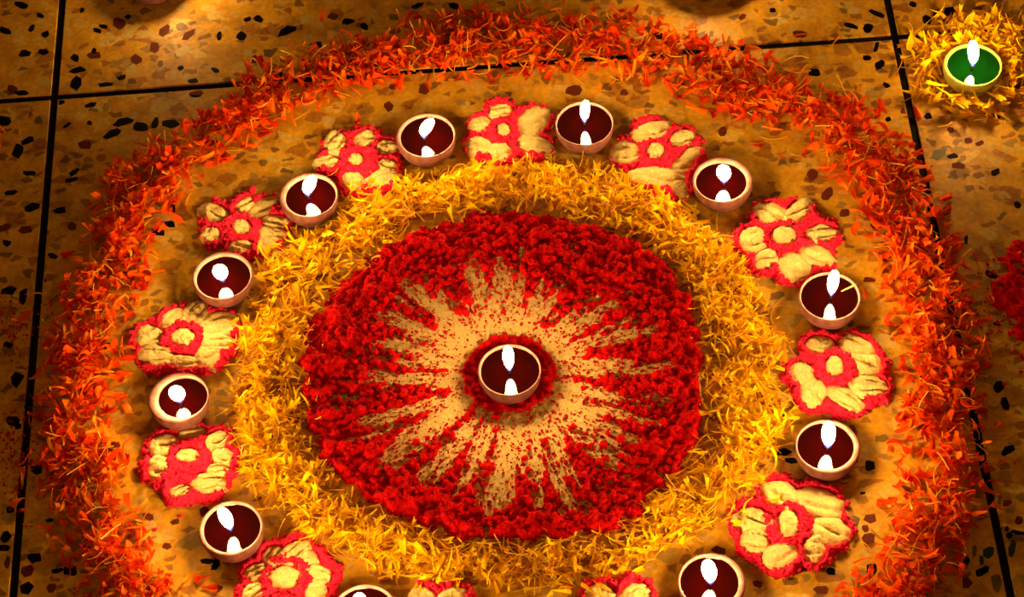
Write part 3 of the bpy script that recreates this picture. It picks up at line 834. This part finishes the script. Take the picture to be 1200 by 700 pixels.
class Heap:
    """petals strewn over an area; the topmost, widest ones become objects of their own, the rest one heap"""
    def __init__(self, kinds, mat, mesh_name):
        self.kinds, self.mat, self.items = kinds, mat, []
        self.me = [mesh(mesh_name, v, f, mat, True, t) for v, f, t in kinds]

    def put(self, x, y, z, tilt, scale=1.0, lay=None):
        k = random.randrange(len(self.kinds))
        rx, ry, rz = random.gauss(0, tilt * 1.3), random.gauss(0, tilt), random.uniform(0, 6.283)
        if random.random() < .3: rx += math.pi
        Rm = rot_euler(rx, ry, rz) * scale
        zmin = (self.kinds[k][0] @ Rm.T)[:, 2].min()
        z = max(z, .0004 - zmin)
        up = abs(Rm[2, 2]) / scale
        self.items.append((k, x, y, z, rx, ry, rz, scale, z * 250 + up * 1.2 + random.random() * .4))

    def build(self, n_single, stuff_name, stuff_label, name, label, cat, group, keep=lambda x, y: True):
        order = sorted(range(len(self.items)), key=lambda i: -self.items[i][8] if keep(self.items[i][1], self.items[i][2]) else 99)
        single = set(order[:n_single])
        for i in order[:n_single]:
            k, x, y, z, rx, ry, rz, s, _ = self.items[i]
            o = add(name, self.me[k], None, (x, y, z), (rx, ry, rz)); o.scale = (s, s, s)
            tag(o, label(self, k, x, y) if callable(label) else label, cat, group)
        VV, FF, TT, base = [], [], [], 0
        for i, it in enumerate(self.items):
            if i in single: continue
            k, x, y, z, rx, ry, rz, s, _ = it
            v, f, t = self.kinds[k]
            VV.append(v @ (rot_euler(rx, ry, rz) * s).T + np.array([x, y, z]))
            FF.append(np.array(f) + base); TT.append(np.clip(t + random.uniform(-.12, .12), 0, 1)); base += len(v)
        if VV:
            o = add(stuff_name, mesh(stuff_name, np.concatenate(VV), np.concatenate(FF), self.mat, True, np.concatenate(TT)))
            tag(o, stuff_label, cat, group, kind='stuff')
            return o


def in_frame(x, y):
    d = np.array([x, y, .005]) - CAM
    z = d @ FWD
    px, py = 600 + F_PX * (d @ RIGHT) / z, 350 - F_PX * (d @ UP) / z
    return 3 < px < 1197 and 3 < py < 697


def clear_of_lamps(x, y, k=1.0):
    return all((x - lx) ** 2 + (y - ly) ** 2 > (R * k) ** 2 for lx, ly, R in LAMP_XY)


O_OUT = polar_fn([(95, 690), (75, 620), (44, 560), (46, 480), (57, 400), (74, 330), (94, 280), (122, 215), (185, 168), (245, 130), (290, 92), (330, 62), (400, 48), (500, 20), (600, 17), (700, 17), (780, 32), (850, 58), (905, 72), (955, 97),
                  (1005, 112), (1050, 162), (1085, 202), (1100, 250), (1128, 300), (1146, 350), (1150, 400), (1150, 450), (1155, 500), (1168, 545), (1148, 600), (1132, 650), (1105, 690), (1045, 770), (900, 860), (600, 920), (300, 860), (160, 770)], C0)
O_IN = polar_fn([(200, 690), (172, 620), (146, 560), (148, 480), (146, 400), (174, 330), (194, 280), (228, 220), (265, 188), (312, 158), (347, 138), (410, 114), (500, 98), (600, 92), (700, 92), (790, 108), (850, 146), (900, 150), (945, 178),
                 (985, 220), (1010, 260), (1025, 300), (1042, 350), (1055, 400), (1060, 450), (1042, 500), (1050, 550), (1035, 600), (1015, 650), (990, 690), (940, 755), (820, 820), (600, 865), (380, 825), (270, 760)], C0)
Y_OUT = polar_fn([(274, 450), (272, 500), (278, 550), (300, 590), (330, 618), (385, 648), (430, 670), (500, 690), (560, 692), (620, 694), (690, 688), (760, 662), (800, 640), (840, 608), (872, 585), (900, 555), (925, 505), (918, 450), (918, 400),
                  (885, 345), (866, 300), (840, 268), (800, 238), (750, 214), (690, 197), (600, 193), (520, 205), (450, 218), (400, 238), (345, 277), (305, 310), (292, 350), (282, 400)], C0)
Y_IN = polar_fn([(362, 450), (365, 500), (388, 550), (425, 588), (475, 612), (520, 628), (590, 636), (640, 636), (690, 622), (735, 602), (770, 568), (808, 535), (828, 500), (828, 450), (823, 400), (812, 360), (796, 330), (766, 300), (718, 268),
                 (650, 254), (600, 250), (530, 260), (480, 278), (430, 316), (397, 340), (372, 380), (364, 420)], C0)


def strew(heap, rin, rout, n, hmax, tilt, seed, clump=.55, smin=.8, smax=1.15, soft=.10, thin=0):
    k, guard = 0, 0
    while k < n and guard < n * 12:
        guard += 1
        t = random.uniform(-math.pi, math.pi)
        a, b = float(rin(t)), float(rout(t))
        u = random.gauss(.5, .27)
        if u < -soft or u > 1 + soft: continue
        r = a + (b - a) * u
        # equal density per arc length
        if random.random() > r / .40: continue
        x, y = C0[0] + r * math.cos(t), C0[1] + r * math.sin(t)
        dn = float(fbm(np.array(x * 55.), np.array(y * 55.), seed, 3))
        if dn < clump * .8 and random.random() < .55: continue
        if thin and math.sin(t) < -.45 and random.random() < thin: continue
        if not clear_of_lamps(x, y, 1.12): continue
        pile = hmax * max(.0, 1 - (2 * u - 1) ** 2) ** .5 * (.45 + 1.1 * max(0, dn - .35))
        heap.put(x, y, random.random() ** .8 * pile, tilt, random.uniform(smin, smax))
        k += 1


orange = Heap(ORANGE, MT['orange'], 'orange_petal')
strew(orange, O_IN, O_OUT, 5600, .017, .55, 801)
for (px, py) in ((178, 283), (172, 320), (140, 362), (1065, 470), (1055, 300), (886, 172), (918, 188), (1000, 275), (1012, 345), (845, 100), (960, 45), (980, 52), (1075, 135), (1180, 545), (1172, 500), (1160, 350), (1148, 306), (28, 560), (22, 590), (60, 640), (55, 620), (238, 680), (246, 690), (262, 560), (225, 676), (985, 690), (1010, 662), (1168, 595), (420, 145), (700, 110), (760, 60), (935, 45), (0, 160), (2, 166), (-2, 172), (-3, 155), (330, 30), (380, 20), (560, 12), (610, 8), (660, 5), (745, 15), (505, 30), (25, 375), (40, 350), (1190, 300)):
    w = P(px, py); orange.put(w[0], w[1], .001, .3, 1.0)
orange_heap = orange.build(300, 'orange_petal_heap', 'countless orange-red marigold petals heaped in the wide outer ring', 'orange_petal',
             petal_label(['deep red', 'red-orange', 'bright orange'], 'outer ring', O_IN, O_OUT), 'petal', 'orange petals of the outer ring', in_frame)

yellow = Heap(YELLOW, MT['yellow'], 'yellow_petal')
strew(yellow, Y_IN, Y_OUT, 4100, .014, .38, 811, .5, soft=.06, thin=.4)
for (px, py, n) in ((790, 625, 8), (850, 600, 8), (872, 620, 2), (905, 590, 2), (700, 690, 5), (640, 690, 6), (335, 300, 10), (320, 320, 14), (310, 490, 18), (300, 400, 12), (420, 230, 14), (470, 222, 12), (880, 510, 16), (860, 520, 12)):
    for _ in range(n):
        w = P(px + random.gauss(0, 14 if n > 3 else 3), py + random.gauss(0, 9 if n > 3 else 2))
        if clear_of_lamps(w[0], w[1], 1.1): yellow.put(w[0], w[1], random.uniform(.002, .012), .4, 1.0)
yellow_heap = yellow.build(300, 'yellow_petal_heap', 'countless bright yellow petals heaped in the ring around the red sunburst', 'yellow_petal',
             petal_label(['golden', 'yellow', 'lemon yellow'], 'inner ring', Y_IN, Y_OUT), 'petal', 'yellow petals of the inner ring', in_frame)

gold = Heap(YELLOW[:12] + GOLD, MT['yellow'], 'golden_petal')
gc = np.array(LAMP_XY[12][:2])
k = 0
while k < 680:
    px, py = random.gauss(1140, 46), random.gauss(78, 34)
    q = math.hypot((px - 1140) / 82, (py - 80) / 66)
    if q > 1 + random.uniform(-.15, .12) or px < 1062: continue
    w = P(px, py)
    d = math.hypot(*(w[:2] - gc))
    R = LAMP_XY[12][2]
    if d < R * 1.08:
        k += 1
        continue
    elif d < R * 1.5:
        gold.put(w[0], w[1], random.uniform(.002, .013), .3, 1.0)
    else:
        gold.put(w[0], w[1], random.random() * .014 * max(.1, 1 - q * .8), .45, 1.0)
    k += 1
gold_heap = gold.build(130, 'golden_petal_bed', 'bed of golden petals heaped around the green lamp', 'golden_petal',
           petal_label(['orange-gold', 'golden', 'yellow'], None), 'petal', 'golden petals around the green lamp', in_frame)

def stalks(parent, fill):
    h = Heap(THREADS, MT['thread'], 'stalk_thread')
    fill(h)
    o = h.build(0, 'stalk_threads', None, '', '', None, None)
    o.parent = parent


def gold_threads(h):
    for _ in range(60):
        w = P(random.gauss(1140, 45), random.gauss(80, 35))
        if clear_of_lamps(w[0], w[1], 1.1): h.put(w[0], w[1], random.uniform(.001, .008), .3, 1.0)


stalks(orange_heap, lambda h: strew(h, O_IN, O_OUT, 800, .019, .35, 821, .3, .8, 1.2, .2))
stalks(yellow_heap, lambda h: strew(h, Y_IN, Y_OUT, 700, .016, .35, 823, .3, .7, 1.1, .15))
stalks(gold_heap, gold_threads)
